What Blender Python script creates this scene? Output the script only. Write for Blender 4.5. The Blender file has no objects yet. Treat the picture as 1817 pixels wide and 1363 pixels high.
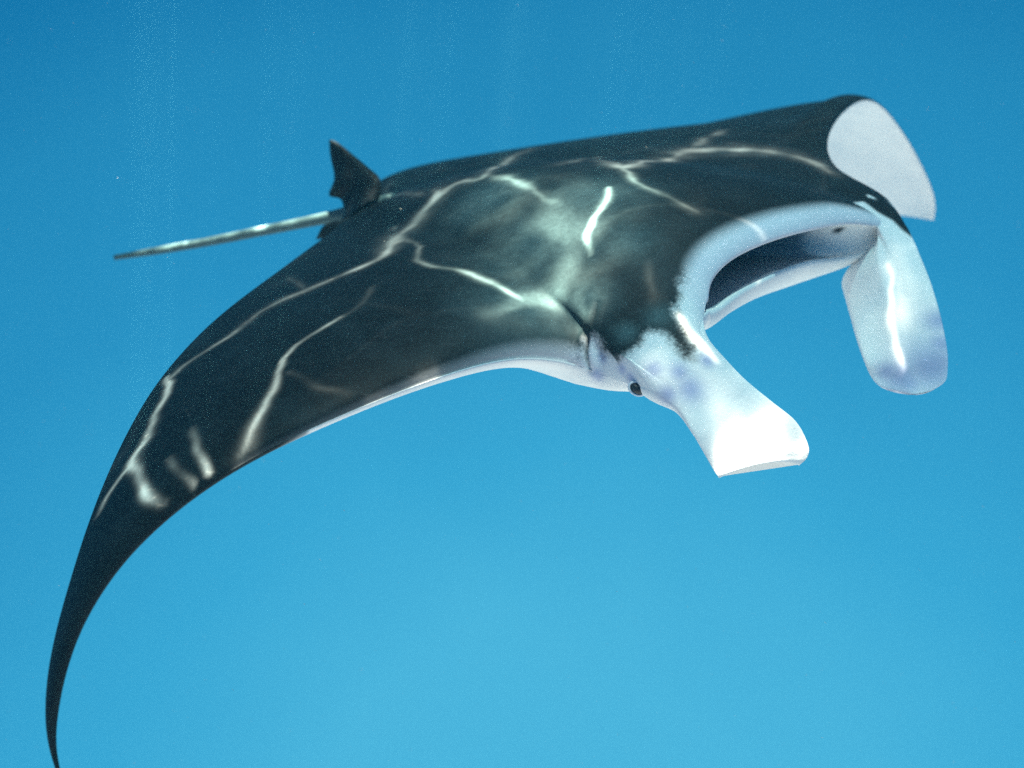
import bpy, bmesh, math, random
import numpy as np
from mathutils import Vector

# ------------------------------------------------------------------ camera
SC = bpy.context.scene
COL = SC.collection
FPX = 1745.0                      # focal length in photo pixels (photo 1817 wide)
cam_d = bpy.data.cameras.new('camera')
cam_d.sensor_width = 36.0
cam_d.lens = 36.0 * FPX / 1817.0
cam_d.clip_start = 0.05
cam_d.clip_end = 400.0
cam = bpy.data.objects.new('camera', cam_d)
COL.objects.link(cam)
cam.location = (0, 0, 0)
cam.rotation_euler = (math.radians(90), 0, 0)
SC.camera = cam
cam_d.dof.use_dof = True
cam_d.dof.focus_distance = 2.2
cam_d.dof.aperture_fstop = 1.5

# ------------------------------------------------------------------ sky, sun
SUN = np.array([0.12, -0.30, 0.95]); SUN /= np.linalg.norm(SUN)   # towards the sun
world = bpy.data.worlds.new('World'); SC.world = world
world.use_nodes = True
wn = world.node_tree.nodes; wl = world.node_tree.links
wn.clear()
wo = wn.new('ShaderNodeOutputWorld'); wb = wn.new('ShaderNodeBackground')
ws = wn.new('ShaderNodeTexSky'); ws.sky_type = 'NISHITA'; ws.sun_disc = False
ws.sun_elevation = math.asin(SUN[2]); ws.sun_rotation = math.atan2(SUN[0], SUN[1])
wb.inputs['Strength'].default_value = 0.15
wl.new(ws.outputs[0], wb.inputs['Color']); wl.new(wb.outputs[0], wo.inputs['Surface'])
sd = bpy.data.lights.new('sun', 'SUN'); sd.energy = 5.0; sd.angle = math.radians(0.15)
sd.color = (1.0, 0.96, 0.88)
sun = bpy.data.objects.new('sun', sd); COL.objects.link(sun)
sun.rotation_euler = Vector(tuple(SUN)).to_track_quat('Z', 'Y').to_euler()
SC.view_settings.view_transform = 'Standard'
SC.view_settings.look = 'None'
SC.view_settings.exposure = 0.0
SC.view_settings.gamma = 1.0
SC.view_settings.use_curve_mapping = False
SC.cycles.use_denoising = False
SC.cycles.max_bounces = 6
SC.cycles.transparent_max_bounces = 8

# ------------------------------------------------------------------ helpers
def at(u, v, d):
    """a point d metres in front of the camera, sighted at photo pixel u, v"""
    return np.array([(u - 908.5) / FPX * d, d, -(v - 681.5) / FPX * d])

def unit(a):
    return a / (np.linalg.norm(a, axis=-1, keepdims=True) + 1e-12)

def crom(P, counts):
    """Catmull-Rom through the rows of P, counts[i] samples on segment i"""
    P = np.asarray(P, float); n = len(P); out = []
    for i in range(n - 1):
        p0 = P[i - 1] if i else 2 * P[0] - P[1]
        p1, p2 = P[i], P[i + 1]
        p3 = P[i + 2] if i + 2 < n else 2 * P[-1] - P[-2]
        for t in np.arange(counts[i]) / counts[i]:
            out.append(.5 * (2 * p1 + (p2 - p0) * t + (2 * p0 - 5 * p1 + 4 * p2 - p3) * t * t
                             + (3 * p1 - p0 - 3 * p2 + p3) * t ** 3))
    out.append(P[-1])
    return np.array(out)

def blur(A, w):
    A = np.asarray(A, float)
    k = np.exp(-.5 * (np.arange(-3 * w, 3 * w + 1) / w) ** 2); k /= k.sum()
    B = np.concatenate([2 * A[:1] - A[1:3 * w + 1][::-1], A, 2 * A[-1:] - A[-3 * w - 1:-1][::-1]])
    return np.stack([np.convolve(B[:, j], k, 'valid') for j in range(A.shape[1])], 1)

def sstep(a, b, x):
    t = np.clip((x - a) / (b - a), 0, 1)
    return t * t * (3 - 2 * t)

def tag(o, label=None, cat=None, kind=None):
    if label: o['label'] = label
    if cat: o['category'] = cat
    if kind: o['kind'] = kind
    return o

def mesh_obj(name, verts, faces, mat, parent=None, smooth=True):
    me = bpy.data.meshes.new(name)
    me.from_pydata([tuple(map(float, v)) for v in verts], [], faces)
    if smooth:
        me.polygons.foreach_set('use_smooth', [True] * len(me.polygons))
    me.materials.append(mat)
    o = bpy.data.objects.new(name, me); COL.objects.link(o)
    if parent:
        o.parent = parent
        o.matrix_parent_inverse = parent.matrix_world.inverted()
    return o

def add_attr(me, name, vals):
    a = me.attributes.new(name, 'FLOAT', 'POINT')
    a.data.foreach_set('value', np.asarray(vals, dtype=np.float32))

# ------------------------------------------------------------------ materials
def new_mat(name):
    m = bpy.data.materials.new(name); m.use_nodes = True
    nt = m.node_tree; nt.nodes.clear()
    return m, nt.nodes, nt.links

def skin_material():
    m, N, L = new_mat('manta_skin')
    out = N.new('ShaderNodeOutputMaterial'); bs = N.new('ShaderNodeBsdfPrincipled')
    L.new(bs.outputs[0], out.inputs['Surface'])
    tc = N.new('ShaderNodeTexCoord')
    def attr(n):
        a = N.new('ShaderNodeAttribute'); a.attribute_name = n; return a.outputs['Fac']
    def noise(scale, detail=4, rough=.6):
        t = N.new('ShaderNodeTexNoise'); t.inputs['Scale'].default_value = scale
        t.inputs['Detail'].default_value = detail; t.inputs['Roughness'].default_value = rough
        L.new(tc.outputs['Object'], t.inputs['Vector']); return t.outputs['Fac']
    def math_(op, a, b=None, c=None):
        n = N.new('ShaderNodeMath'); n.operation = op
        for i, x in enumerate((a, b, c)):
            if x is None: continue
            if isinstance(x, (int, float)): n.inputs[i].default_value = x
            else: L.new(x, n.inputs[i])
        return n.outputs[0]
    def mix(f, a, b):
        n = N.new('ShaderNodeMix'); n.data_type = 'RGBA'
        for i, x in ((0, f), (6, a), (7, b)):
            if isinstance(x, (int, float)): n.inputs[i].default_value = x
            elif isinstance(x, tuple): n.inputs[i].default_value = (*x, 1)
            else: L.new(x, n.inputs[i])
        return n.outputs[2]
    def mr(x, a, b):
        n = N.new('ShaderNodeMapRange'); n.interpolation_type = 'SMOOTHSTEP'
        L.new(x, n.inputs[0]); n.inputs[1].default_value = a; n.inputs[2].default_value = b
        return n.outputs[0]
    mpn = N.new('ShaderNodeMapping'); mpn.inputs['Rotation'].default_value = (0, 0, math.radians(-43))
    mpn.inputs['Scale'].default_value = (9, 120, 120); L.new(tc.outputs['Object'], mpn.inputs['Vector'])
    sn = N.new('ShaderNodeTexNoise'); sn.inputs['Scale'].default_value = 1.0; sn.inputs['Detail'].default_value = 3
    L.new(mpn.outputs[0], sn.inputs['Vector']); scr = sn.outputs['Fac']
    n1 = noise(9); n2 = noise(38, 6, .7); n3 = noise(140, 3)
    dark = mix(n1, (.0040, .0066, .0086), (.0080, .0126, .0152))
    dark = mix(math_('MULTIPLY', mr(noise(4.5, 5, .65), .48, .72), .6), dark, (.021, .032, .038))
    dark = mix(mr(n2, .58, .80), dark, (.024, .028, .031))
    dark = mix(math_('MULTIPLY', mr(scr, .60, .74), .55), dark, (.033, .038, .040))
    grey = mix(n2, (.045, .09, .10), (.115, .195, .205))
    gm = math_('MULTIPLY', attr('grey'), math_('ADD', math_('MULTIPLY', n2, .9), .5))
    dark = mix(gm, dark, grey)
    white = mix(mr(n1, .35, .6), (.76, .78, .79), (.84, .84, .83))
    white = mix(math_('MULTIPLY', mr(n2, .55, .75), math_('ADD', math_('MULTIPLY', attr('shade_mottle'), .5), .12)), white, (.46, .52, .58))
    white = mix(attr('shade_mottle'), white, (.40, .44, .62))  # lavender shading and mottling put into the white skin colour
    wm = math_('ADD', attr('white'), math_('MULTIPLY', math_('MULTIPLY', math_('SUBTRACT', math_('ADD', math_('MULTIPLY', n2, .55), math_('MULTIPLY', n3, .45)), .5), attr('ragged')), 1.3))
    colr = mix(mr(wm, .12, .88), dark, white)
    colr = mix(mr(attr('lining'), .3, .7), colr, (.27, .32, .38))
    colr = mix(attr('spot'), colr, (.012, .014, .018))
    L.new(colr, bs.inputs['Base Color'])
    bs.inputs['Roughness'].default_value = .58
    bs.inputs['Specular IOR Level'].default_value = .12
    bp = N.new('ShaderNodeBump'); bp.inputs['Strength'].default_value = .45
    bp.inputs['Distance'].default_value = .004
    hh = math_('ADD', n2, math_('MULTIPLY', n3, .35))
    L.new(hh, bp.inputs['Height']); L.new(bp.outputs[0], bs.inputs['Normal'])
    return m

def eye_material():
    m, N, L = new_mat('eye_dark')
    out = N.new('ShaderNodeOutputMaterial'); bs = N.new('ShaderNodeBsdfPrincipled')
    bs.inputs['Base Color'].default_value = (.006, .010, .016, 1)
    bs.inputs['Roughness'].default_value = .5
    L.new(bs.outputs[0], out.inputs['Surface'])
    return m

SKIN = skin_material()
EYE = eye_material()

# ------------------------------------------------------------------ open water
def water_material():
    """backscattered daylight of open water: deep blue above; the pale glow below, as if from sand, is added to light the undersides"""
    m, N, L = new_mat('open_water')
    out = N.new('ShaderNodeOutputMaterial'); em = N.new('ShaderNodeEmission')
    tc = N.new('ShaderNodeTexCoord'); nrm = N.new('ShaderNodeVectorMath'); nrm.operation = 'NORMALIZE'
    L.new(tc.outputs['Object'], nrm.inputs[0])
    def lin(c): return tuple((x / 255 / 12.92) if x < 11 else ((x / 255 + .055) / 1.055) ** 2.4 for x in c)
    nz = N.new('ShaderNodeTexNoise'); nz.inputs['Scale'].default_value = 2.6; nz.inputs['Detail'].default_value = 3
    L.new(nrm.outputs[0], nz.inputs['Vector'])
    dt = N.new('ShaderNodeVectorMath'); dt.operation = 'DOT_PRODUCT'
    L.new(nrm.outputs[0], dt.inputs[0]); dt.inputs[1].default_value = (.06, .85, -.5)
    ad = N.new('ShaderNodeMath'); ad.operation = 'MULTIPLY_ADD'
    L.new(nz.outputs['Fac'], ad.inputs[0]); ad.inputs[1].default_value = .10; L.new(dt.outputs['Value'], ad.inputs[2])
    cr = N.new('ShaderNodeValToRGB'); L.new(ad.outputs[0], cr.inputs[0])
    cr.color_ramp.interpolation = 'LINEAR'
    stops = [(.30, lin((8, 108, 162))), (.58, lin((14, 117, 172))), (.68, lin((30, 135, 186))), (.80, lin((36, 144, 195))),
             (.93, lin((54, 167, 213))), (1.0, lin((74, 182, 222)))]
    e = cr.color_ramp.elements
    while len(e) < len(stops): e.new(.5)
    for k, (p, c) in zip(e, stops): k.position = p; k.color = (*c, 1)
    sx = N.new('ShaderNodeSeparateXYZ'); L.new(nrm.outputs[0], sx.inputs[0])
    mp = N.new('ShaderNodeMapRange'); mp.interpolation_type = 'SMOOTHSTEP'; L.new(sx.outputs['Z'], mp.inputs[0])
    mp.inputs[1].default_value = -.36; mp.inputs[2].default_value = -.92
    mx = N.new('ShaderNodeMix'); mx.data_type = 'RGBA'
    L.new(mp.outputs[0], mx.inputs[0]); L.new(cr.outputs[0], mx.inputs[6]); mx.inputs[7].default_value = (1.65, 1.75, 1.62, 1)  # glow added below the view to light the white undersides
    L.new(mx.outputs[2], em.inputs['Color']); L.new(em.outputs[0], out.inputs['Surface'])
    m.cycles.emission_sampling = 'NONE'
    return m

SURF_Z, CAP_R = 3.0, 5.2
CX, CY = 0.3, 2.4              # middle of the open water round the animal
def build_water():
    """a bowl of open water whose rim meets the edge of the surface overhead"""
    V, F = [], []
    nu, nv = 128, 40
    for j in range(nv):
        t = j / nv                       # from the rim round the side to the bottom
        e = math.radians(62) + (math.radians(-90) - math.radians(62)) * t
        r = 11.0 * math.cos(e); z = 11.0 * math.sin(e)
        z = (z + 11) / (11 * (1 + math.sin(math.radians(62)))) * (SURF_Z + 10) - 10
        for i in range(nu):
            an = 2 * math.pi * i / nu
            V.append((CX + r * math.cos(an), CY + r * math.sin(an), z))
    b = len(V); V.append((CX, CY, -10))
    for i in range(nu):
        F.append((b, (nv - 1) * nu + i, (nv - 1) * nu + (i + 1) % nu))
        for j in range(nv - 1):
            F.append((j * nu + i, (j + 1) * nu + i, (j + 1) * nu + (i + 1) % nu, j * nu + (i + 1) % nu))
    o = mesh_obj('water', V, F, water_material())
    tag(o, 'clear blue open water around the manta, paler towards the bottom', 'water', 'structure')
build_water()

CAUSTICS = [
    [(0.6452, 1.1843, 0.0365, 0.21), (0.7003, 1.1748, 0.0483, 0.378), (0.7774, 1.1402, 0.0659, 0.42), (0.8562, 1.1184, 0.0718, 0.42), (0.9232, 1.0978, 0.0717, 0.42)],  # broad patch added to brighten the near lobe
    [(1.404, 1.9203, 0.0378, 0.18), (1.3951, 1.8049, 0.0521, 0.3), (1.3924, 1.6585, 0.0501, 0.27)],  # broad patch added to brighten the far lobe
    [(0.0032, 1.5548, 0.007, 1.2), (-0.004, 1.446, 0.008, 2.4), (-0.0438, 1.3834, 0.0078, 3.0)],
    [(-0.0885, 1.146, 0.006, 2.4), (-0.0228, 1.0673, 0.0069, 1.8), (0.04, 1.0456, 0.008, 1.2)],
    [(-0.1892, 1.6757, 0.0073, 3.6), (-0.2569, 1.8379, 0.0077, 2.4), (-0.3105, 1.9632, 0.0064, 1.2)],
    [(-0.0352, 2.1697, 0.0102, 3.6), (0.027, 1.9621, 0.0096, 4.8), (0.0666, 1.8751, 0.0077, 4.8)],
    [(-0.2443, 2.7804, 0.0121, 1.2), (-0.1461, 2.7824, 0.0141, 2.4), (0.0006, 2.3718, 0.0108, 3.0), (0.0708, 2.2392, 0.0086, 3.6)],
    [(0.3389, 3.197, 0.0225, 7.081), (0.2459, 2.8881, 0.0244, 8.245), (0.2248, 2.2229, 0.0203, 9.428), (0.1201, 2.2359, 0.0204, 10.612), (0.0851, 2.1895, 0.0231, 14.143)],
    [(0.0536, 2.327, 0.0127, 13.095), (0.0797, 2.194, 0.0163, 23.571), (0.0422, 2.1339, 0.0261, 14.414), (0.0012, 2.0545, 0.0256, 11.795), (-0.0056, 1.8703, 0.0167, 18.333), (-0.0288, 1.7825, 0.0145, 15.714), (-0.0977, 1.7193, 0.0124, 14.414), (-0.1892, 1.6757, 0.014, 10.476), (-0.2729, 1.6122, 0.0138, 9.157), (-0.3365, 1.4946, 0.0099, 9.157), (-0.395, 1.4241, 0.0097, 9.157), (-0.4223, 1.3724, 0.0095, 13.095)],
    [(-0.4391, 1.39, 0.0044, 22.277), (-0.4098, 1.304, 0.0059, 35.652), (-0.3831, 1.1708, 0.0056, 35.652), (-0.375, 1.0906, 0.0062, 40.103), (-0.3806, 1.0434, 0.0069, 44.554), (-0.3485, 0.9716, 0.0052, 35.652), (-0.3013, 0.8939, 0.0043, 31.178), (-0.2542, 0.8481, 0.0042, 22.277)],
    [(-0.3786, 1.0322, 0.0046, 32.357), (-0.3999, 1.0129, 0.0045, 24.257), (-0.4216, 0.9809, 0.0038, 32.357), (-0.4292, 0.9522, 0.0037, 16.178)],
    [(-0.2754, 1.0328, 0.0021, 1.959), (-0.2166, 0.9411, 0.002, 14.531), (-0.1759, 0.8841, 0.0019, 32.689)],
    [(-0.2828, 0.9572, 0.0025, 3.628), (-0.2337, 0.8954, 0.0024, 14.531), (-0.2093, 0.8715, 0.0024, 14.531)],
    [(-0.0403, 1.3977, 0.0046, 6.014), (-0.0828, 1.3274, 0.0044, 13.561), (-0.113, 1.2447, 0.0043, 17.751), (-0.1151, 1.1574, 0.005, 21.689), (-0.1153, 1.0698, 0.0064, 21.689), (-0.1155, 0.9889, 0.0086, 19.594), (-0.1199, 0.9291, 0.0106, 17.751), (-0.1245, 0.9091, 0.0106, 11.756)],
    [(0.0598, 1.8917, 0.0062, 4.947), (0.102, 1.741, 0.0074, 9.894), (0.1429, 1.6447, 0.0072, 10.709), (0.2201, 1.5811, 0.007, 14.007), (0.295, 1.5171, 0.0082, 14.841), (0.3465, 1.4653, 0.0094, 9.894), (0.3829, 1.4256, 0.0119, 3.298)],
    [(0.5586, 1.8118, 0.006, 18.13), (0.5536, 1.7206, 0.0087, 31.08), (0.5269, 1.6491, 0.0085, 31.08), (0.5084, 1.6036, 0.0084, 31.08), (0.5129, 1.5609, 0.0069, 25.9), (0.5266, 1.5159, 0.0054, 10.36)],
    [(0.5412, 2.1999, 0.0168, 8.575), (0.5881, 2.1358, 0.0198, 12.862), (0.6233, 2.0371, 0.0256, 14.996), (0.703, 2.2157, 0.0271, 12.862), (0.8271, 2.5459, 0.0373, 12.862), (0.9309, 2.6354, 0.0611, 11.795), (1.0765, 2.5956, 0.0453, 10.709), (1.1966, 2.5328, 0.0334, 9.661), (1.2706, 2.4387, 0.0254, 8.575), (1.2995, 2.3235, 0.0211, 6.441)],
    [(0.6158, 2.0475, 0.0135, 9.079), (0.6313, 1.8954, 0.0128, 11.349), (0.6848, 1.7831, 0.0103, 9.079), (0.7368, 1.6957, 0.01, 7.954), (0.7827, 1.6411, 0.0138, 5.684)],
    [(0.4243, 2.1592, 0.0269, 1.94), (0.5017, 2.2785, 0.0279, 4.85), (0.5708, 2.6163, 0.0206, 5.82)],
    [(0.8993, 2.6912, 0.0244, 5.238), (0.9708, 2.8749, 0.0219, 5.238), (1.0369, 3.0202, 0.0227, 3.492)],
    [(0.2177, 2.2072, 0.019, 3.88), (0.2895, 2.0913, 0.0183, 6.79), (0.3514, 1.944, 0.0175, 7.76), (0.3931, 1.8502, 0.0218, 4.85), (0.4466, 1.7753, 0.033, 2.91)],
    [(0.2971, 1.3397, 0.0282, 0.815), (0.3453, 1.3887, 0.0392, 2.929), (0.4222, 1.4494, 0.0481, 4.889), (0.4916, 1.4414, 0.0345, 6.189), (0.5267, 1.3791, 0.0234, 6.518), (0.5348, 1.3467, 0.0129, 3.259)],
    [(0.3478, 1.8794, 0.11, 1.513), (0.4586, 1.6649, 0.1026, 3.026), (0.4782, 1.5509, 0.0824, 3.531), (0.4709, 1.4694, 0.0644, 5.044)],
    [(0.6553, 1.4583, 0.0127, 0.388), (0.6622, 1.406, 0.0141, 1.086), (0.675, 1.3536, 0.0184, 0.931)],
    [(0.7302, 1.2877, 0.0075, 1.5), (0.7548, 1.2388, 0.0099, 2.4), (0.8022, 1.2066, 0.0086, 2.1)],
    [(0.8471, 1.0658, 0.019, 5.5), (0.9111, 1.0928, 0.0358, 6.6), (0.988, 1.1105, 0.0337, 5.5), (1.0216, 1.1175, 0.0266, 5.5)],
    [(1.3667, 1.8853, 0.0063, 0.8), (1.3654, 1.7871, 0.0076, 1.6), (1.3656, 1.7047, 0.0075, 2), (1.3714, 1.6347, 0.0088, 2.2), (1.3843, 1.5948, 0.0058, 1.2)],
    [(1.3769, 1.8684, 0.0343, 0.3), (1.3886, 1.7754, 0.0396, 0.5), (1.3882, 1.6761, 0.0356, 0.4)],
    [(-1.0318, 3.0608, 0.0132, 4.32), (-1.0155, 3.0578, 0.0154, 28.08), (-0.9681, 3.0471, 0.0153, 28.08), (-0.9511, 3.0418, 0.0131, 4.32)],
    [(-0.7096, 2.9848, 0.0129, 4.32), (-0.694, 2.9823, 0.015, 25.92), (-0.6441, 2.9704, 0.015, 25.92), (-0.6287, 2.9678, 0.0128, 4.32)],
    [(-0.3712, 2.9042, 0.0168, 8.64), (-0.455, 2.9281, 0.0148, 6.48), (-0.609, 2.9585, 0.0149, 4.32), (-0.7903, 2.9987, 0.013, 4.32), (-0.9311, 3.0344, 0.0131, 4.32), (-1.1229, 3.0814, 0.0133, 3.24)],
    [(-0.2286, 3.3914, 0.014, 1.164), (-0.186, 2.7961, 0.0141, 1.94), (-0.2299, 2.8131, 0.0143, 1.164)],
    [(-0.3821, 2.9151, 0.0062, 1.552), (-0.3543, 2.9018, 0.0062, 1.164), (-0.3223, 2.8664, 0.0062, 1.552), (-0.2942, 2.8393, 0.0082, 2.716)],
    [(0.0756, 1.0466, 0.0092, 0.9), (0.1358, 1.0951, 0.0106, 1.2), (0.2099, 1.1529, 0.012, 1.2)],
]
FOLD = [(0.1963, 2.2607, 0.1859), (0.1899, 2.2466, 0.1616), (0.1815, 2.2379, 0.1379), (0.1758, 2.2471, 0.1153), (0.1712, 2.2381, 0.0917), (0.1695, 2.2321, 0.0684), (0.1732, 2.2303, 0.0467), (0.1783, 2.2309, 0.03)]
PATCHES = [
    ('near_head', 0.024, [(0.3627, 2.1939, 0.1678), (0.378, 2.1522, 0.119), (0.3974, 2.1241, 0.0773), (0.3888, 2.1103, 0.0562), (0.3675, 2.1062, 0.0537), (0.3543, 2.121, 0.0772), (0.3427, 2.1395, 0.0999), (0.3254, 2.1547, 0.1142), (0.3033, 2.1648, 0.1172), (0.2863, 2.158, 0.1008), (0.2763, 2.1474, 0.0818), (0.2507, 2.1493, 0.0634), (0.2326, 2.1765, 0.0468), (0.2196, 2.1963, 0.0334), (0.2102, 2.2035, 0.0524), (0.1951, 2.2174, 0.0934), (0.1808, 2.2298, 0.1067), (0.1638, 2.2418, 0.1008), (0.1532, 2.2, 0.0397), (0.1784, 2.2, -0.0485), (0.2906, 2.1, -0.1306), (0.4487, 2.0, -0.1358), (0.5633, 2.0, -0.067), (0.5313, 2.1, 0.0499), (0.4621, 2.2, 0.1721), (0.4044, 2.2652, 0.2486)]),
    ('far_base', 0.014, [(1.0162, 2.9, 0.5509), (1.0827, 2.9, 0.5758), (1.1691, 2.9, 0.5426), (1.1751, 2.85, 0.4598), (1.132, 2.8, 0.4116), (1.111, 2.8037, 0.4394), (1.0959, 2.8269, 0.469), (1.0546, 2.8467, 0.5016)]),
]
MARKS = [
    ('grey', 0.108, 2.464, 0.3693, 0.2118),
    ('grey', 0.0549, 2.3092, 0.1873, 0.1456),
    ('grey', 0.1717, 2.2782, 0.1978, 0.0783),
    ('grey', 0.2076, 2.5604, 0.4864, 0.1614),
    ('grey', -0.0608, 2.7539, 0.5232, 0.142),
    ('grey', 0.2732, 2.366, 0.341, 0.0814),
    ('grey', 0.3277, 2.187, 0.1523, 0.0376),
    ('grey', 0.2522, 2.1837, 0.1145, 0.0325),
    ('spot', 0.9159, 2.7581, 0.4323, 0.0237),
    ('shade_mottle', 1.0744, 2.5114, 0.0453, 0.0864),
    ('shade_mottle', 1.0027, 2.5302, 0.0167, 0.058),
    ('shade_mottle', 1.1223, 2.5785, 0.1648, 0.0443),
    ('shade_mottle', 0.3032, 2.1034, 0.0319, 0.0193),
    ('shade_mottle', 0.3555, 2.0925, 0.0258, 0.0216),
    ('shade_mottle', 0.2438, 2.1655, 0.0329, 0.0174),
    ('shade_mottle', 0.2045, 2.2091, 0.0589, 0.0152),
    ('shade_mottle', 0.1929, 2.2219, 0.021, 0.0178),
    ('shade_mottle', 1.0127, 2.5191, 0.0051, 0.0491),
    ('shade_mottle', 1.1068, 2.5296, 0.1036, 0.0435),
    ('shade_mottle', 0.9745, 2.5513, 0.0314, 0.0322),
    ('shade_mottle', 0.3785, 2.0866, -0.0102, 0.0311),
    ('shade_mottle', 0.3299, 2.0822, -0.0221, 0.0215),
    ('shade_mottle', 0.4204, 2.1173, 0.0504, 0.017),
    ('shade_mottle', 0.2605, 2.149, 0.0117, 0.0197),
]
# CAUSTICS: light lines of (x, y, half width, strength) painted into the surface's transparency; MARKS: grey and dark pigment blotches, plus bluish shading put into the skin colour
BASE_T = 0.46
def build_surface():  # out of view; masks the sun so the drawn lines fall on the manta
    x0, x1, y0, y1, st = -1.0, 1.9, .6, 4.6, .006
    gx = np.concatenate([np.arange(-5.2, x0, .1), np.arange(x0, x1, st), np.arange(x1, 5.8, .1)])
    gy = np.concatenate([np.arange(-3.1, y0, .1), np.arange(y0, y1, st), np.arange(y1, 7.9, .1)])
    X, Y = np.meshgrid(gx, gy)
    C = np.full(X.shape, 0.0)
    rs = np.random.RandomState(4)
    def wob(lam, n=14):
        """smooth random field with waves about lam metres long, amplitude about one"""
        f = np.zeros(X.shape)
        for _ in range(n):
            k = 2 * np.pi / (lam * rs.uniform(.7, 1.6)); a = rs.uniform(0, 2 * np.pi)
            f += np.sin(k * (math.cos(a) * X + math.sin(a) * Y) + rs.uniform(0, 6.3))
        return f / math.sqrt(n / 2)
    WX = X + .006 * wob(.22) + .0012 * wob(.06); WY = Y + .006 * wob(.22) + .0012 * wob(.06)
    WID = np.clip(1 + .38 * wob(.13), .4, 2.0); INT = np.clip(1 + .36 * wob(.11), .35, 1.7)
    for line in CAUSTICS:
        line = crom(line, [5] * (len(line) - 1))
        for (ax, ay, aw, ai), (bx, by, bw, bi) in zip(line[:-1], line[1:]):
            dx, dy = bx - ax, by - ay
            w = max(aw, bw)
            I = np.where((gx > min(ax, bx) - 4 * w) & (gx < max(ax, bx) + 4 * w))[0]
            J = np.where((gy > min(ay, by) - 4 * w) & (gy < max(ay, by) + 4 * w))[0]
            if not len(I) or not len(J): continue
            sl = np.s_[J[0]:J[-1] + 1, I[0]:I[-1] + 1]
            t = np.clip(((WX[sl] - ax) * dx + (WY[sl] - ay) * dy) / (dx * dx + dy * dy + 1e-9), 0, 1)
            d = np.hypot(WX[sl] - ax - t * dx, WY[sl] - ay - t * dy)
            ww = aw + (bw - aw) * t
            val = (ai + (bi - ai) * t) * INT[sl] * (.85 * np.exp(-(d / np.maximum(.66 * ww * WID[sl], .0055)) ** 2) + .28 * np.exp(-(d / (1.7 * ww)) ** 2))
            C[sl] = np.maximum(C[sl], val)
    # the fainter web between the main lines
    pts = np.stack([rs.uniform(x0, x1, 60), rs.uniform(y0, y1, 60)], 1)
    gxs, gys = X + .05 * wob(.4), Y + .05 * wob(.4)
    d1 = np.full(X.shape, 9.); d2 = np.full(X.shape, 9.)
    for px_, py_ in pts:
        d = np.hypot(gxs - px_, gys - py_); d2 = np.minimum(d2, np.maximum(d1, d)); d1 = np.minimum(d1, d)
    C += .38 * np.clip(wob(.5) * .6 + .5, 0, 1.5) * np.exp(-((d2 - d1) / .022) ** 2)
    Z = SURF_Z + .02 * np.sin(3.1 * X + 1.3 * Y) + .015 * np.sin(-2.0 * X + 4.2 * Y)
    rr = np.hypot(X - CX, Y - CY); Z = SURF_Z + (Z - SURF_Z) * np.clip((CAP_R - rr) / .6, 0, 1)
    n, mw = X.shape
    me = bpy.data.meshes.new('water_surface')
    me.vertices.add(n * mw)
    me.vertices.foreach_set('co', np.stack([X, Y, Z], -1).astype(np.float32).ravel())
    idx = np.arange(n * mw).reshape(n, mw)
    q = np.stack([idx[:-1, :-1], idx[:-1, 1:], idx[1:, 1:], idx[1:, :-1]], -1).reshape(-1, 4)
    q = q[(rr.ravel()[q] < CAP_R + .06).all(1)]
    me.loops.add(q.size); me.loops.foreach_set('vertex_index', q.ravel().astype(np.int32))
    me.polygons.add(len(q)); me.polygons.foreach_set('loop_start', (np.arange(len(q)) * 4).astype(np.int32))
    me.update(); me.validate()
    me.polygons.foreach_set('use_smooth', [True] * len(q))
    add_attr(me, 'caustic_paint', C.ravel())
    m, N, L = new_mat('rippled_surface')
    out = N.new('ShaderNodeOutputMaterial'); tr = N.new('ShaderNodeBsdfTransparent')
    a = N.new('ShaderNodeAttribute'); a.attribute_name = 'caustic_paint'
    tc = N.new('ShaderNodeTexCoord')
    nz = N.new('ShaderNodeTexNoise'); nz.inputs['Scale'].default_value = 2.5
    L.new(tc.outputs['Object'], nz.inputs['Vector'])
    ma = N.new('ShaderNodeMath'); ma.operation = 'MULTIPLY_ADD'
    L.new(nz.outputs['Fac'], ma.inputs[0]); ma.inputs[1].default_value = BASE_T; ma.inputs[2].default_value = BASE_T * .5
    def tint(x, c):
        v = N.new('ShaderNodeVectorMath'); v.operation = 'SCALE'
        v.inputs[0].default_value = c; L.new(x, v.inputs['Scale']); return v.outputs[0]
    vm = N.new('ShaderNodeVectorMath'); vm.operation = 'ADD'       # base transparency tinted blue, painted light lines kept near white
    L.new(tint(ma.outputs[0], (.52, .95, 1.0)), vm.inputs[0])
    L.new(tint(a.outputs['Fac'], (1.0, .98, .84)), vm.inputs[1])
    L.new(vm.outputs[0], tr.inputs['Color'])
    # beyond the critical angle the underside of the surface mirrors the blue water
    gl = N.new('ShaderNodeBsdfGlossy'); gl.inputs['Roughness'].default_value = .18; gl.inputs['Color'].default_value = (.95, .97, .98, 1)
    lw = N.new('ShaderNodeLayerWeight'); mp = N.new('ShaderNodeMapRange'); mp.interpolation_type = 'SMOOTHSTEP'
    L.new(lw.outputs['Facing'], mp.inputs[0]); mp.inputs[1].default_value = .22; mp.inputs[2].default_value = .42
    ms = N.new('ShaderNodeMixShader'); L.new(mp.outputs[0], ms.inputs[0])
    L.new(tr.outputs[0], ms.inputs[1]); L.new(gl.outputs[0], ms.inputs[2]); L.new(ms.outputs[0], out.inputs['Surface'])
    me.materials.append(m)
    o = bpy.data.objects.new('water_surface', me); COL.objects.link(o)
    tag(o, 'rippled water surface overhead with bright light lines painted into its transparency', 'water', 'structure')
build_surface()

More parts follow.
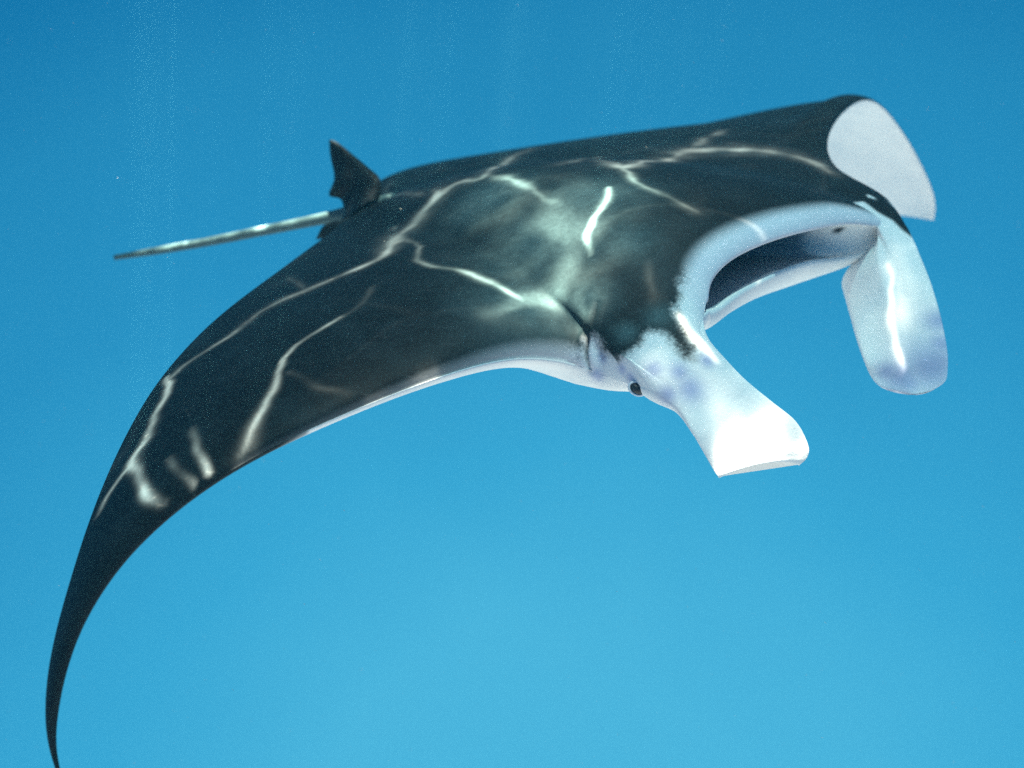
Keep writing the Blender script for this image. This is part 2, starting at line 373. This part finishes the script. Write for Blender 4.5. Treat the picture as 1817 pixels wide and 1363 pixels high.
# ------------------------------------------------------------------ the manta
# span stations from the near (right) wing tip over the head to the far (left) wing tip:
# leading edge sight, trailing edge sight, thickness above and below, lower lip sight or None, mouth depth
ST = [
 # LE u,v,d            TE u,v,d            top   bot   lip                 mouth
 ((112,1392,1.80),    (110,1394,1.80),    .004, .004, None, 0),
 ((95,1330,1.80), (84,1326,1.81),  .006, .006, None, 0),
 ((100,1262,1.80),    (79,1256,1.82),     .008, .008, None, 0),
 ((114,1190,1.80),    (86,1180,1.84),     .010, .010, None, 0),
 ((140,1115,1.81),    (104,1100,1.87),    .013, .012, None, 0),
 ((180,1045,1.82),    (126,1025,1.91),    .016, .015, None, 0),
 ((235,975,1.84),     (151,945,1.97),     .020, .018, None, 0),
 ((310,905,1.86),     (183,860,2.06),     .026, .022, None, 0),
 ((400,840,1.89),     (222,775,2.17),     .034, .028, None, 0),
 ((500,785,1.93),     (272,688,2.31),     .044, .034, None, 0),
 ((610,735,1.99),     (335,612,2.49),     .056, .042, None, 0),
 ((720,690,2.06),     (410,540,2.70),     .072, .052, None, 0),
 ((820,655,2.13),     (490,480,2.92),     .092, .066, None, 0),
 ((910,635,2.20),     (555,437,3.12),     .115, .072, None, 0),
 ((1000,640,2.24),    (585,415,3.30),     .145, .080, None, 0),
 ((1065,664,2.22),    (596,405,3.42),     .165, .085, None, 0),
 ((1125,680,2.16),    (600,400,3.50),     .175, .090, None, 0),
 ((1190,635,2.17),    (603,396,3.56),     .185, .105, None, 0),
 ((1236,580,2.21),    (605,392,3.61),     .190, .125, None, 0),
 ((1256,542,2.25),    (606,390,3.65),     .195, .155, (1256,552,2.26), .02),
 ((1262,500,2.29),    (607,388,3.68),     .200, .155, (1275,546,2.33), .16),
 ((1300,460,2.36),    (608,386,3.72),     .205, .155, (1318,514,2.42), .26),
 ((1370,428,2.46),    (610,384,3.76),     .210, .155, (1385,480,2.53), .30),
 ((1445,408,2.57),    (615,380,3.82),     .205, .155, (1445,461,2.65), .30),
 ((1505,398,2.68),    (625,372,3.90),     .195, .120, (1500,456,2.76), .09),
 ((1555,402,2.78),    (630,356,3.98),     .185, .115, (1545,440,2.82), .03),
 ((1585,402,2.84),    (645,342,4.05),     .175, .110, None, 0),
 ((1598,385,2.90),    (670,316,4.12),     .165, .105, None, 0),
 ((1575,360,2.98),    (713,297,4.25),     .145, .095, None, 0),
 ((1525,332,3.08),    (790,281,4.45),     .120, .080, None, 0),
 ((1482,300,3.22),    (890,268,4.70),     .095, .066, None, 0),
 ((1463,258,3.40),    (1010,256,4.92),    .085, .052, None, 0),
 ((1484,208,3.62),    (1140,230,5.06),    .075, .042, None, 0),
 ((1530,172,3.86),    (1270,206,5.10),    .046, .030, None, 0),
 ((1566,186,4.06),    (1345,235,5.08),    .026, .024, None, 0),
 ((1610,245,4.20),    (1420,315,4.96),    .026, .022, None, 0),
 ((1645,312,4.30),    (1525,372,4.80),    .018, .016, None, 0),
 ((1662,360,4.36),    (1605,382,4.58),    .012, .011, None, 0),
 ((1657,390,4.40),    (1648,390,4.42),    .005, .005, None, 0),
]
NS = len(ST)
BZ = np.array([-.182, -.30, .936])           # the animal's up
BX = unit(np.array([.735, -.674, -.074]))    # the animal's forward
le = np.array([at(*s[0]) for s in ST]); te = np.array([at(*s[1]) for s in ST])
lip = np.array([at(*(s[4] or s[0])) for s in ST])
sc_ = np.array([[s[2], s[3], s[5]] for s in ST])
counts = [6] * (NS - 1)
for i in range(5, 14): counts[i] = 8
for i in range(13, 30): counts[i] = 12
ALL = np.concatenate([le, te, lip, sc_, np.arange(NS)[:, None]], 1)
A = crom(ALL, counts)
A = np.concatenate([blur(A[:, :12], 3), A[:, 12:]], 1)
LE, TE, LIP, TT, TB, MD, SI = A[:, 0:3], A[:, 3:6], A[:, 6:9], A[:, 9], A[:, 10], np.clip(A[:, 11], 0, 1), A[:, 12]
M = len(A)
mid = blur(LE * .55 + TE * .45, 8)
span = unit(np.gradient(mid, axis=0)); chord = TE - LE
nrm = unit(np.cross(span, chord)); ic = int(np.argmin(abs(SI - 22)))
if nrm[ic] @ BZ < 0: nrm = -nrm
nrm = unit(blur(nrm, 6))

def prof(q):
    return (2.969 * np.sqrt(q) - 1.26 * q - 3.516 * q ** 2 + 2.843 * q ** 3 - 1.036 * q ** 4) / 1.0008 

KT, KM, KB = 84, 40, 60
tq = np.linspace(0, 1, KT)
qt = (1 - np.cos(np.pi * tq)) / 2
qt = .5 * qt + .5 * tq ** 1.6
tb_ = np.linspace(0, 1, KB); qb = .5 * (1 - np.cos(np.pi * tb_)) / 2 + .5 * tb_ ** 1.6
rows = []; Qs = []; SIDE = []
for i in range(M):
    U, T, Lp, n = LE[i], TE[i], LIP[i], nrm[i]
    body = sstep(11, 17, SI[i]) * (1 - sstep(27, 33, SI[i]))
    # the back of the trunk carries its bulk further aft than a wing section does
    hump = (1 - body) * prof(qt) + body * (.62 * prof(qt) + .38 * np.sin(np.pi * np.clip(qt, 0, 1)) ** 1.2)
    top = U + qt[:, None] * (T - U) + (TT[i] * hump)[:, None] * n
    bot = Lp + qb[:, None] * (T - Lp) - (TB[i] * prof(qb))[:, None] * n
    # mouth: from the upper lip inwards along the palate, round the throat, out along the floor
    a = .5 - .5 * np.cos(np.pi * np.linspace(0, 1, KM + 2)[1:-1])
    inward = -BX * MD[i]
    g = Lp - U
    roundin = np.sin(np.pi * a) ** .6
    mp = U + (.5 - .5 * np.cos(np.pi * a))[:, None] * g + roundin[:, None] * inward
    rows.append(np.concatenate([top[::-1], mp, bot[:-1]]))
    Qs.append(np.concatenate([qt[::-1], -np.ones(KM), qb[:-1]]))
    SIDE.append(np.concatenate([np.ones(KT), np.zeros(KM), -np.ones(KB - 1)]))
G = np.array(rows); Q = np.array(Qs); SD = np.array(SIDE)
K = G.shape[1]
# soften the run of the sections over shoulder and back; the crease in front of the shoulder stays
GS = np.stack([blur(G[:, :, c], 11) for c in range(3)], -1)
wq = sstep(.05, .22, Q) * (sstep(10, 13, SI) * (1 - sstep(31, 34, SI)))[:, None]
G = G + wq[..., None] * (GS - G)
SG = np.repeat(SI[:, None], K, 1)

verts = [tuple(p) for p in G.reshape(-1, 3)]
white = np.zeros((M, K)); grey = np.zeros((M, K)); lining = np.zeros((M, K)); spot = np.zeros((M, K))
# pigment: black back, white belly, pale rim along lips and shoulder
bandw = np.interp(SI, [0, 8, 10, 12, 13.5, 15, 16, 18, 20, 22, 24, 26, 28, 30, 38],
                  [0, .000, .001, .004, .010, .015, .03, .032, .025, .023, .023, .014, .000, 0, 0])
for i in range(M):
    t = SD[i] > 0; b = SD[i] < 0; mth = SD[i] == 0
    white[i, t] = (.5 + np.clip((bandw[i] - Q[i, t]) / .034, -.5, .5)) * np.interp(SI[i], [8, 11, 14, 15.5], [.4, .6, .72, 1]) if bandw[i] > 0 else 0
    mg = np.interp(SI[i], [0, 7, 8.5, 9.5], [.22, .14, .05, 0])
    white[i, b] = 1 if mg < .002 else .5 + np.clip((Q[i, b] - mg) / .08, -.5, .5)
    white[i, mth] = 1
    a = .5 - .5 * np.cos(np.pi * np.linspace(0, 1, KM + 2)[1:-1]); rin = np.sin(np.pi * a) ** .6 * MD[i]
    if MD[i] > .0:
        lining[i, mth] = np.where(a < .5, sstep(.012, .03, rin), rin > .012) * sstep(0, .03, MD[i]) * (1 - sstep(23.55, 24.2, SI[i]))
PX = np.stack([908.5 + G[..., 0] / G[..., 1] * FPX, 681.5 - G[..., 2] / G[..., 1] * FPX], -1)

faces = []
hole = np.zeros((M, K), bool)    # faces (i, k) left out where a head lobe grows
def patch(s0, s1, k0, k1):
    i0 = int(np.argmin(abs(SI - s0))); i1 = int(np.argmin(abs(SI - s1)))
    hole[i0:i1, k0:k1] = True
    ring = [(i, k0) for i in range(i0, i1)] + [(i1, k) for k in range(k0, k1)] \
         + [(i, k1) for i in range(i1, i0, -1)] + [(i0, k) for k in range(k1, k0, -1)]
    return ring, (i0, i1, k0, k1)
kLE = KT - 1
ringN, boxN = patch(15.7, 18.6, kLE - 14, KT + KM + 9)
ringF, boxF = patch(25.4, 27.2, kLE - 12, KT + KM + 9)
for i in range(M - 1):
    for k in range(K):
        if hole[i, k]: continue
        k2 = (k + 1) % K
        faces.append((i * K + k, (i + 1) * K + k, (i + 1) * K + k2, i * K + k2))
faces.append(tuple(range(K))); faces.append(tuple((M - 1) * K + k for k in reversed(range(K))))

xw, xg, xl, xs, xt = [], [], [], [], []
def add_vert(p, w=1., g=0., l=0., s=0., t=False):
    verts.append(tuple(p)); xw.append(w); xg.append(g); xl.append(l); xs.append(s); xt.append(t)
    return len(verts) - 1

def lobe(ring, box, stations, counts, whitefn, nblend=14):
    """grow a head lobe out of the hole bounded by ring; stations = (inner edge, outer edge, thickness, camber, end bow)"""
    i0, i1, k0, k1 = box
    P = np.array([G[i, k] for i, k in ring]); n = len(ring)
    # surface direction pointing into the hole
    Tn = []
    for (i, k) in ring:
        d = np.zeros(3)
        if k == k0: d += G[i, k] - G[i, k - 3]
        if k == k1: d += G[i, k] - G[i, (k + 3) % K]
        if i == i0: d += G[i, k] - G[i - 3, k]
        if i == i1: d += G[i, k] - G[i + 3, k]
        Tn.append(d)
    Tn = unit(np.array(Tn))
    S = crom(np.array([np.concatenate([at(*s[0]), at(*s[1]), [s[2], s[3], s[4], s[5] if len(s) > 5 else 0]]) for s in stations]), counts)
    In, Ou, th, cb, bow = S[:, :3], S[:, 3:6], S[:, 6], S[:, 7], S[:, 8]
    ctr = .5 * (In + Ou); ax = unit(np.gradient(ctr, axis=0)); wd = Ou - In
    nm = unit(np.cross(ax, unit(wd)))
    # ring angle per boundary vertex: sides i0 / i1 are the lobe's two edges
    cen = P.mean(0)
    e1 = unit(wd[0]); e2 = nm[0]
    hw = np.linalg.norm(wd[0]) / 2
    ang = np.arctan2(((P - cen) @ e2) / max(th[0], .03), ((P - cen) @ e1) / hw)
    ang = np.unwrap(ang)
    if ang[-1] < ang[0]: sgn = -1
    else: sgn = 1
    uni = ang.mean() - sgn * np.pi + sgn * 2 * np.pi * (np.arange(n) + .5) / n
    # near-uniform angles that keep the order of the ring
    off = np.angle(np.exp(1j * (ang - (sgn * 2 * np.pi * np.arange(n) / n))).mean())
    phi = off + sgn * 2 * np.pi * np.arange(n) / n
    rings = []
    for j in range(len(S)):
        c, s_ = np.cos(phi), np.sin(phi)
        a_ = np.sign(c) * np.abs(c) ** .8
        R = ctr[j] + a_[:, None] * wd[j] / 2 + (np.sign(s_) * np.abs(s_) ** .9 * th[j])[:, None] * nm[j] \
            + (S[j, 9] * np.clip(-.15 - a_, 0, 1) ** 1.2)[:, None] * np.array([.25, 1., 0]) + (S[j, 9] * .35 * (S[j, 9] > 0) * np.clip(a_ - .35, 0, 1) ** 1.3)[:, None] * np.array([-.1, 1., 0]) + (cb[j] * (1 - a_ ** 2))[:, None] * nm[j] + (bow[j] * (1 - a_ ** 2))[:, None] * ax[j]
        rings.append(R)
    D = np.linalg.norm(rings[0] - P, axis=1).mean()
    seq = []
    tb = (rings[1] - rings[0]) ; tb = unit(tb) * D
    ta = Tn * D * .9
    for j in range(1, nblend):
        t = j / nblend
        h00 = 2 * t ** 3 - 3 * t ** 2 + 1; h10 = t ** 3 - 2 * t ** 2 + t; h01 = 1 - h00; h11 = t ** 3 - t ** 2
        seq.append(h00 * P + h10 * ta + h01 * rings[0] + h11 * tb)
    seq += rings
    prev = [i * K + k for i, k in ring]
    for j, R in enumerate(seq):
        cur = [add_vert(p, *whitefn(p, j / (len(seq) - 1), 0), t=ring[q][1] < KT + 2) for q, p in enumerate(R)]
        for a in range(n):
            b = (a + 1) % n
            faces.append((prev[a], prev[b], cur[b], cur[a]))
        prev = cur
    faces.append(tuple(prev))

def LOBE_W(p, t, top):
    return (1.,)
NV0 = len(verts)
lobe(ringN, boxN, [
    ((1272,625,2.17), (1165,712,2.10), .040, .00, 0),
    ((1318,672,2.14), (1200,730,2.08), .026, .01, 0),
    ((1368,712,2.12), (1228,768,2.06), .014, .012, 0),
    ((1412,748,2.115), (1250,805,2.06), .008, .004, 0),
    ((1434,790,2.115), (1265,832,2.065), .004, .0, -.008),
    ((1432,812,2.117), (1272,843,2.067), .0025, .0, -.016),
    ((1418,826,2.118), (1276,848,2.07), .001, .0, -.021),
  ], [8, 8, 8, 8, 6, 6], LOBE_W)
NV1 = len(verts)
lobe(ringF, boxF, [
    ((1500,500,2.74), (1640,450,2.74), .045, -.03, 0, .14),
    ((1512,545,2.68), (1660,500,2.66), .036, -.04, 0, .13),
    ((1524,595,2.61), (1676,560,2.58), .028, -.04, 0, .10),
    ((1537,640,2.55), (1685,620,2.51), .022, -.04, 0, .06),
    ((1551,670,2.52), (1686,655,2.48), .013, -.04, .002, .06),
    ((1566,686,2.50), (1682,675,2.46), .007, -.03, .006, .05),
    ((1584,692,2.49), (1670,684,2.455), .002, -.02, .008, .05),
  ], [8, 8, 8, 8, 6, 6], LOBE_W)

NV2 = len(verts)
# tail, dorsal fin and pelvic fin grow from the rump
def tube(path, radii, nseg=14, counts=None, w=0., g=0., flat=1.0):
    P = crom(np.concatenate([np.array(path), np.array(radii)[:, None]], 1), counts or [8] * (len(path) - 1))
    C, R = P[:, :3], P[:, 3]
    T = unit(np.gradient(C, axis=0)); prev = None
    for j in range(len(C)):
        a = unit(np.cross(T[j], BZ)); b = np.cross(a, T[j])
        cur = [add_vert(C[j] + R[j] * (math.cos(x) * a + flat * math.sin(x) * b), w, g)
               for x in np.linspace(0, 2 * math.pi, nseg, endpoint=False)]
        if prev:
            for q in range(nseg):
                r = (q + 1) % nseg
                faces.append((prev[q], prev[r], cur[r], cur[q]))
        else: faces.append(tuple(reversed(cur)))
        prev = cur
    faces.append(tuple(prev))
tube([at(700,372,3.55), at(640,378,3.62), at(590,385,3.68), at(480,407,3.74), at(380,427,3.80), at(290,443,3.86), at(204,457,3.92)],
     [.060, .042, .024, .0192, .0175, .0155, .010], w=0, g=.75)

def fin(lead, trail, th, w=0., side=None):
    """thin lens-sectioned fin between a leading and a trailing edge, both from root to tip"""
    n = 12; Lc = crom(np.array(lead), [n] * (len(lead) - 1)); Tc = crom(np.array(trail), [n] * (len(trail) - 1))
    s = np.linspace(0, 1, 13); prev = None
    for j in range(len(Lc)):
        sd_ = unit(np.cross(Tc[0] - Lc[0], Lc[-1] - Lc[0])) if side is None else side
        t = th * (1 - .85 * j / (len(Lc) - 1))
        pr = t * np.sqrt(np.clip(s, 0, 1)) * (1 - s) * 2.6
        up = [Lc[j] + x * (Tc[j] - Lc[j]) + y * sd_ for x, y in zip(s, pr)]
        dn = [Lc[j] + x * (Tc[j] - Lc[j]) - y * sd_ for x, y in zip(s[1:-1], pr[1:-1])][::-1]
        cur = [add_vert(p, w) for p in up + dn]
        if prev:
            for q in range(len(cur)):
                r = (q + 1) % len(cur)
                faces.append((prev[q], prev[r], cur[r], cur[q]))
        prev = cur
    faces.append(tuple(prev))
fin([at(672,352,3.52), at(674,318,3.54), at(652,296,3.56), at(628,276,3.57), at(602,255,3.58), at(588,248,3.60)],
    [at(612,395,3.62), at(606,356,3.64), at(584,346,3.64), at(593,316,3.64), at(586,276,3.63), at(584,250,3.62)], .035)
fin([at(640,400,3.55), at(600,392,3.56), at(582,396,3.56), at(572,402,3.56)],
    [at(600,425,3.55), at(572,424,3.56), at(562,425,3.56), at(559,428,3.56)], .02)

root = bpy.data.objects.new('manta_ray', None); COL.objects.link(root)
root.location = tuple(at(1000, 470, 2.9))
root.empty_display_size = .2
bpy.context.view_layer.update()
tag(root, 'black and white manta ray gliding with wings curved down and mouth open', 'manta ray')
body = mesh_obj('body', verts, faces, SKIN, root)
bme = body.data
# grey shoulder patch and small marks
VP = np.array(verts)
gv = np.concatenate([grey.ravel(), np.array(xg)])
top_mask = np.concatenate([(SD > 0).ravel(), np.zeros(len(xw), bool)])
def blob(u, v, d, r):
    c = at(u, v, d); return np.exp(-(np.linalg.norm(VP - c, axis=1) / r) ** 2)
WV = np.concatenate([white.ravel(), np.array(xw)])
SV = np.concatenate([spot.ravel(), np.array(xs)])
def patch_depth(poly, pts):
    """signed distance (inside positive) of pts to a closed outline drawn on the skin, measured across the outline's own plane"""
    poly = np.array(poly); c = poly.mean(0)
    _, _, vt = np.linalg.svd(poly - c); a2 = (poly - c) @ vt[:2].T; p2 = (pts - c) @ vt[:2].T
    dmin = np.full(len(pts), 9.); ins = np.zeros(len(pts), bool)
    for (x0, y0), (x1, y1) in zip(a2, np.roll(a2, -1, 0)):
        dx, dy = x1 - x0, y1 - y0
        t = np.clip(((p2[:, 0] - x0) * dx + (p2[:, 1] - y0) * dy) / (dx * dx + dy * dy + 1e-12), 0, 1)
        dmin = np.minimum(dmin, np.hypot(p2[:, 0] - x0 - t * dx, p2[:, 1] - y0 - t * dy))
        cr_ = ((y0 > p2[:, 1]) != (y1 > p2[:, 1]))
        ins ^= cr_ & (p2[:, 0] < (x1 - x0) * (p2[:, 1] - y0) / ((y1 - y0) if abs(y1 - y0) > 1e-9 else 1e-9) + x0)
    off = np.abs((pts - c) @ vt[2])
    off = np.maximum(np.abs((pts - c) @ vt[2]), np.linalg.norm(pts - c, axis=1) - np.linalg.norm(poly - c, axis=1).max())
    return np.where(ins & (off < .16), dmin, -np.maximum(dmin, off - .15))
RG = np.zeros(len(VP))
SIV = np.concatenate([SG.ravel(), np.zeros(len(xw))]); SDV = np.concatenate([SD.ravel(), np.zeros(len(xw))])
ids = np.arange(len(VP)); TOPV = np.concatenate([np.zeros(M * K, bool), np.array(xt)])
for kind, soft, poly in PATCHES:
    if kind == 'near_head':
        on = ((SIV > 13.6) & (SIV < 19.6) & (SDV > 0) & (ids < M * K)) | ((ids >= NV0) & (ids < NV1))
        f = np.clip(.5 + .5 * patch_depth(poly, VP) / soft, 0, 1)
        f = np.where((ids >= NV0) & ((ids - NV0) / (NV1 - NV0) > .36), 1., f)
        f = np.where((ids >= NV0) & ~TOPV, 1., f)
        WV = np.where(on, np.where(ids < M * K, np.maximum(WV, f), f), WV); RG = np.maximum(RG, np.where(on, np.exp(-(patch_depth(poly, VP) / .03) ** 2), 0))
    else:
        on = (ids >= NV1) & (ids < NV2)
        f = np.clip(.5 - .5 * patch_depth(poly, VP) / soft, 0, 1)
        WV = np.where(on, f, WV)
for kind, x, y, z, r in MARKS:
    f = np.clip(1.6 * (1 - np.linalg.norm(VP - np.array((x, y, z)), axis=1) / r), 0, 1)
    if kind == 'white': WV = np.maximum(WV, f)
    elif kind == 'dark': WV = np.minimum(WV, 1 - f)
    elif kind == 'grey': gv = np.maximum(gv, np.exp(-(np.linalg.norm(VP - np.array((x, y, z)), axis=1) / r) ** 2) * .7)
    elif kind == 'spot': SV = np.maximum(SV, f)
DK = np.zeros((M, K))  # bluish shading painted along lips, leading edge and lobe tips, with head mottling
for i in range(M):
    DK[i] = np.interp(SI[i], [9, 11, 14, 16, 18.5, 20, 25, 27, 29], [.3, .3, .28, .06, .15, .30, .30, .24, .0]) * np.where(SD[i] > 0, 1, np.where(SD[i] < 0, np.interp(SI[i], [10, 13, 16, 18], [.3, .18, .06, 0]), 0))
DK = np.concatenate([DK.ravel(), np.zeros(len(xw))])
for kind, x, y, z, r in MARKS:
    if kind == 'shade_mottle': DK = np.maximum(DK, np.exp(-(np.linalg.norm(VP - np.array((x, y, z)), axis=1) / r) ** 2))
add_attr(bme, 'shade_mottle', DK)
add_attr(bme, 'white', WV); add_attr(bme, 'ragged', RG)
add_attr(bme, 'grey', gv)
add_attr(bme, 'lining', np.concatenate([lining.ravel(), np.array(xl)]))
add_attr(bme, 'spot', SV)
bm = bmesh.new(); bm.from_mesh(bme)
bm.verts.ensure_lookup_table()
# ease the seams where the head lobes leave the head
seam = set()
for ring in (ringN, ringF): seam |= {bm.verts[i * K + k] for i, k in ring}
for _ in range(6): seam |= {e.other_vert(v) for v in seam for e in v.link_edges}
for _ in range(18): bmesh.ops.smooth_vert(bm, verts=list(seam), factor=.5, use_axis_x=True, use_axis_y=True, use_axis_z=True)
bmesh.ops.recalc_face_normals(bm, faces=bm.faces[:])
# the curved fold of skin between shoulder and eye: finer mesh there, pressed in along the line, its shade painted dark
fl = crom(np.array(FOLD), [6] * (len(FOLD) - 1)) if len(FOLD) > 1 else np.full((2, 3), 9.)
def fold_d(co):
    d = np.linalg.norm(fl - np.array(co), axis=1); k = int(d.argmin()); return d[k], k / (len(fl) - 1)
for _ in range(2):
    near = {v for v in bm.verts if fold_d(v.co)[0] < .035}
    ed = [e for e in bm.edges if e.verts[0] in near and e.verts[1] in near]
    bmesh.ops.subdivide_edges(bm, edges=ed, cuts=1, use_grid_fill=True)
bm.normal_update()
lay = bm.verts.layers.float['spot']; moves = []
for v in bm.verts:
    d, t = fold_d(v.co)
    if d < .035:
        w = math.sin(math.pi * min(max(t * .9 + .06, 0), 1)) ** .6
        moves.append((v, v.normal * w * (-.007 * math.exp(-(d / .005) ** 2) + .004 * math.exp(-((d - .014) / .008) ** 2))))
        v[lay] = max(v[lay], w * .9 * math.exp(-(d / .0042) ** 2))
for v, m_ in moves: v.co += m_
bm.to_mesh(bme); bm.free()

def eye(u, v, d, r):
    V, F = [], []
    nu, nv = 20, 12
    c = at(u, v, d)
    fx = unit(np.array([.75, -.3, -.35])); fz = unit(np.cross(fx, np.array([0, -1, .2]))); fy = np.cross(fz, fx)
    for j in range(nv + 1):
        e = -math.pi / 2 + math.pi * j / nv
        for i in range(nu):
            a = 2 * math.pi * i / nu
            V.append(c + r * (1.35 * math.cos(e) * math.cos(a) * fx + math.cos(e) * math.sin(a) * fy * .9 + .9 * math.sin(e) * fz))
    for j in range(nv):
        for i in range(nu):
            F.append((j * nu + i, j * nu + (i + 1) % nu, (j + 1) * nu + (i + 1) % nu, (j + 1) * nu + i))
    o = mesh_obj('eye', V, F, EYE, root)
    LV, LF = [], []
    n1, n2 = 28, 8
    out_ = unit(np.array([-.1, -1., .05])); ex = unit(fx - out_ * (fx @ out_)); ey = np.cross(out_, ex)
    for i in range(n1):
        a = 2 * math.pi * i / n1
        rad = unit(math.cos(a) * ex + math.sin(a) * ey)
        base = c + r * (1.42 * math.cos(a) * ex + 1.0 * math.sin(a) * ey) + out_ * r * .12
        for j in range(n2):
            b = 2 * math.pi * j / n2
            LV.append(base + r * .20 * (math.cos(b) * rad + math.sin(b) * out_))
    for i in range(n1):
        for j in range(n2):
            LF.append((i * n2 + j, ((i + 1) % n1) * n2 + j, ((i + 1) % n1) * n2 + (j + 1) % n2, i * n2 + (j + 1) % n2))
    m, N, L = new_mat('eyelid_skin'); ot = N.new('ShaderNodeOutputMaterial'); bs = N.new('ShaderNodeBsdfPrincipled')
    tx = N.new('ShaderNodeTexNoise'); tx.inputs['Scale'].default_value = 60
    cr = N.new('ShaderNodeValToRGB'); cr.color_ramp.elements[0].color = (.42, .48, .58, 1); cr.color_ramp.elements[1].color = (.70, .73, .78, 1)
    L.new(tx.outputs['Fac'], cr.inputs[0]); L.new(cr.outputs[0], bs.inputs['Base Color']); bs.inputs['Roughness'].default_value = .6
    L.new(bs.outputs[0], ot.inputs['Surface'])
    mesh_obj('eyelid', LV, LF, m, o)
    return o
eye(1131, 690, 2.137, .0135)

# ------------------------------------------------------------------ haze of the water itself
def build_haze():
    x0, x1, y0, y1, z0, z1 = -4.2, 4.8, -2.2, 6.4, -3.0, 2.2
    V = [(x, y, z) for z in (z0, z1) for x, y in ((x0, y0), (x1, y0), (x1, y1), (x0, y1))]
    F = [(3, 2, 1, 0), (4, 5, 6, 7), (0, 1, 5, 4), (1, 2, 6, 5), (2, 3, 7, 6), (3, 0, 4, 7)]
    m = bpy.data.materials.new('water_haze'); m.use_nodes = True
    N, L = m.node_tree.nodes, m.node_tree.links; N.clear()
    out = N.new('ShaderNodeOutputMaterial'); pv = N.new('ShaderNodeVolumePrincipled')
    pv.inputs['Color'].default_value = (.22, .74, .92, 1); pv.inputs['Density'].default_value = HAZE
    pv.inputs['Anisotropy'].default_value = .3
    L.new(pv.outputs[0], out.inputs['Volume'])
    o = mesh_obj('haze', V, F, m, smooth=False)
    tag(o, 'faint milky haze of the sea water between camera and manta', 'haze', 'stuff')
HAZE = .0145
build_haze()

# ------------------------------------------------------------------ specks adrift in the water
def build_snow():
    rnd = random.Random(7); V, F = [], []
    for _ in range(2600):
        y = rnd.uniform(.7, 7.5)
        p = np.array([rnd.uniform(-.62, .62) * y, y, rnd.uniform(-.47, .47) * y])
        r = rnd.uniform(.0003, .0008) * (.5 + .3 * y)
        d = unit(np.array([rnd.gauss(.8, .5), rnd.gauss(0, .5), rnd.gauss(-.6, .5)]))
        a = unit(np.cross(d, np.array([.1, .2, 1.]))); c = np.cross(a, d)
        k = rnd.choice((1, 1.3, 1.6, 4.5))
        b = len(V)
        V.extend([p + d * r * k, p + a * r * .8, p + c * r * .8, p - a * r * .8, p - c * r * .8, p - d * r * k])
        for q in range(4):
            F.append((b, b + 1 + q, b + 1 + (q + 1) % 4)); F.append((b + 5, b + 1 + (q + 1) % 4, b + 1 + q))
    m, N, L = new_mat('speck'); out = N.new('ShaderNodeOutputMaterial'); bs = N.new('ShaderNodeBsdfPrincipled')
    tr = N.new('ShaderNodeBsdfTransparent'); mx = N.new('ShaderNodeMixShader'); mx.inputs[0].default_value = .45
    bs.inputs['Base Color'].default_value = (.55, .58, .55, 1); bs.inputs['Roughness'].default_value = .7
    L.new(tr.outputs[0], mx.inputs[1]); L.new(bs.outputs[0], mx.inputs[2]); L.new(mx.outputs[0], out.inputs['Surface'])
    o = mesh_obj('marine_snow', V, F, m)
    tag(o, 'fine pale specks drifting in the blue water', 'particles', 'stuff')
build_snow()
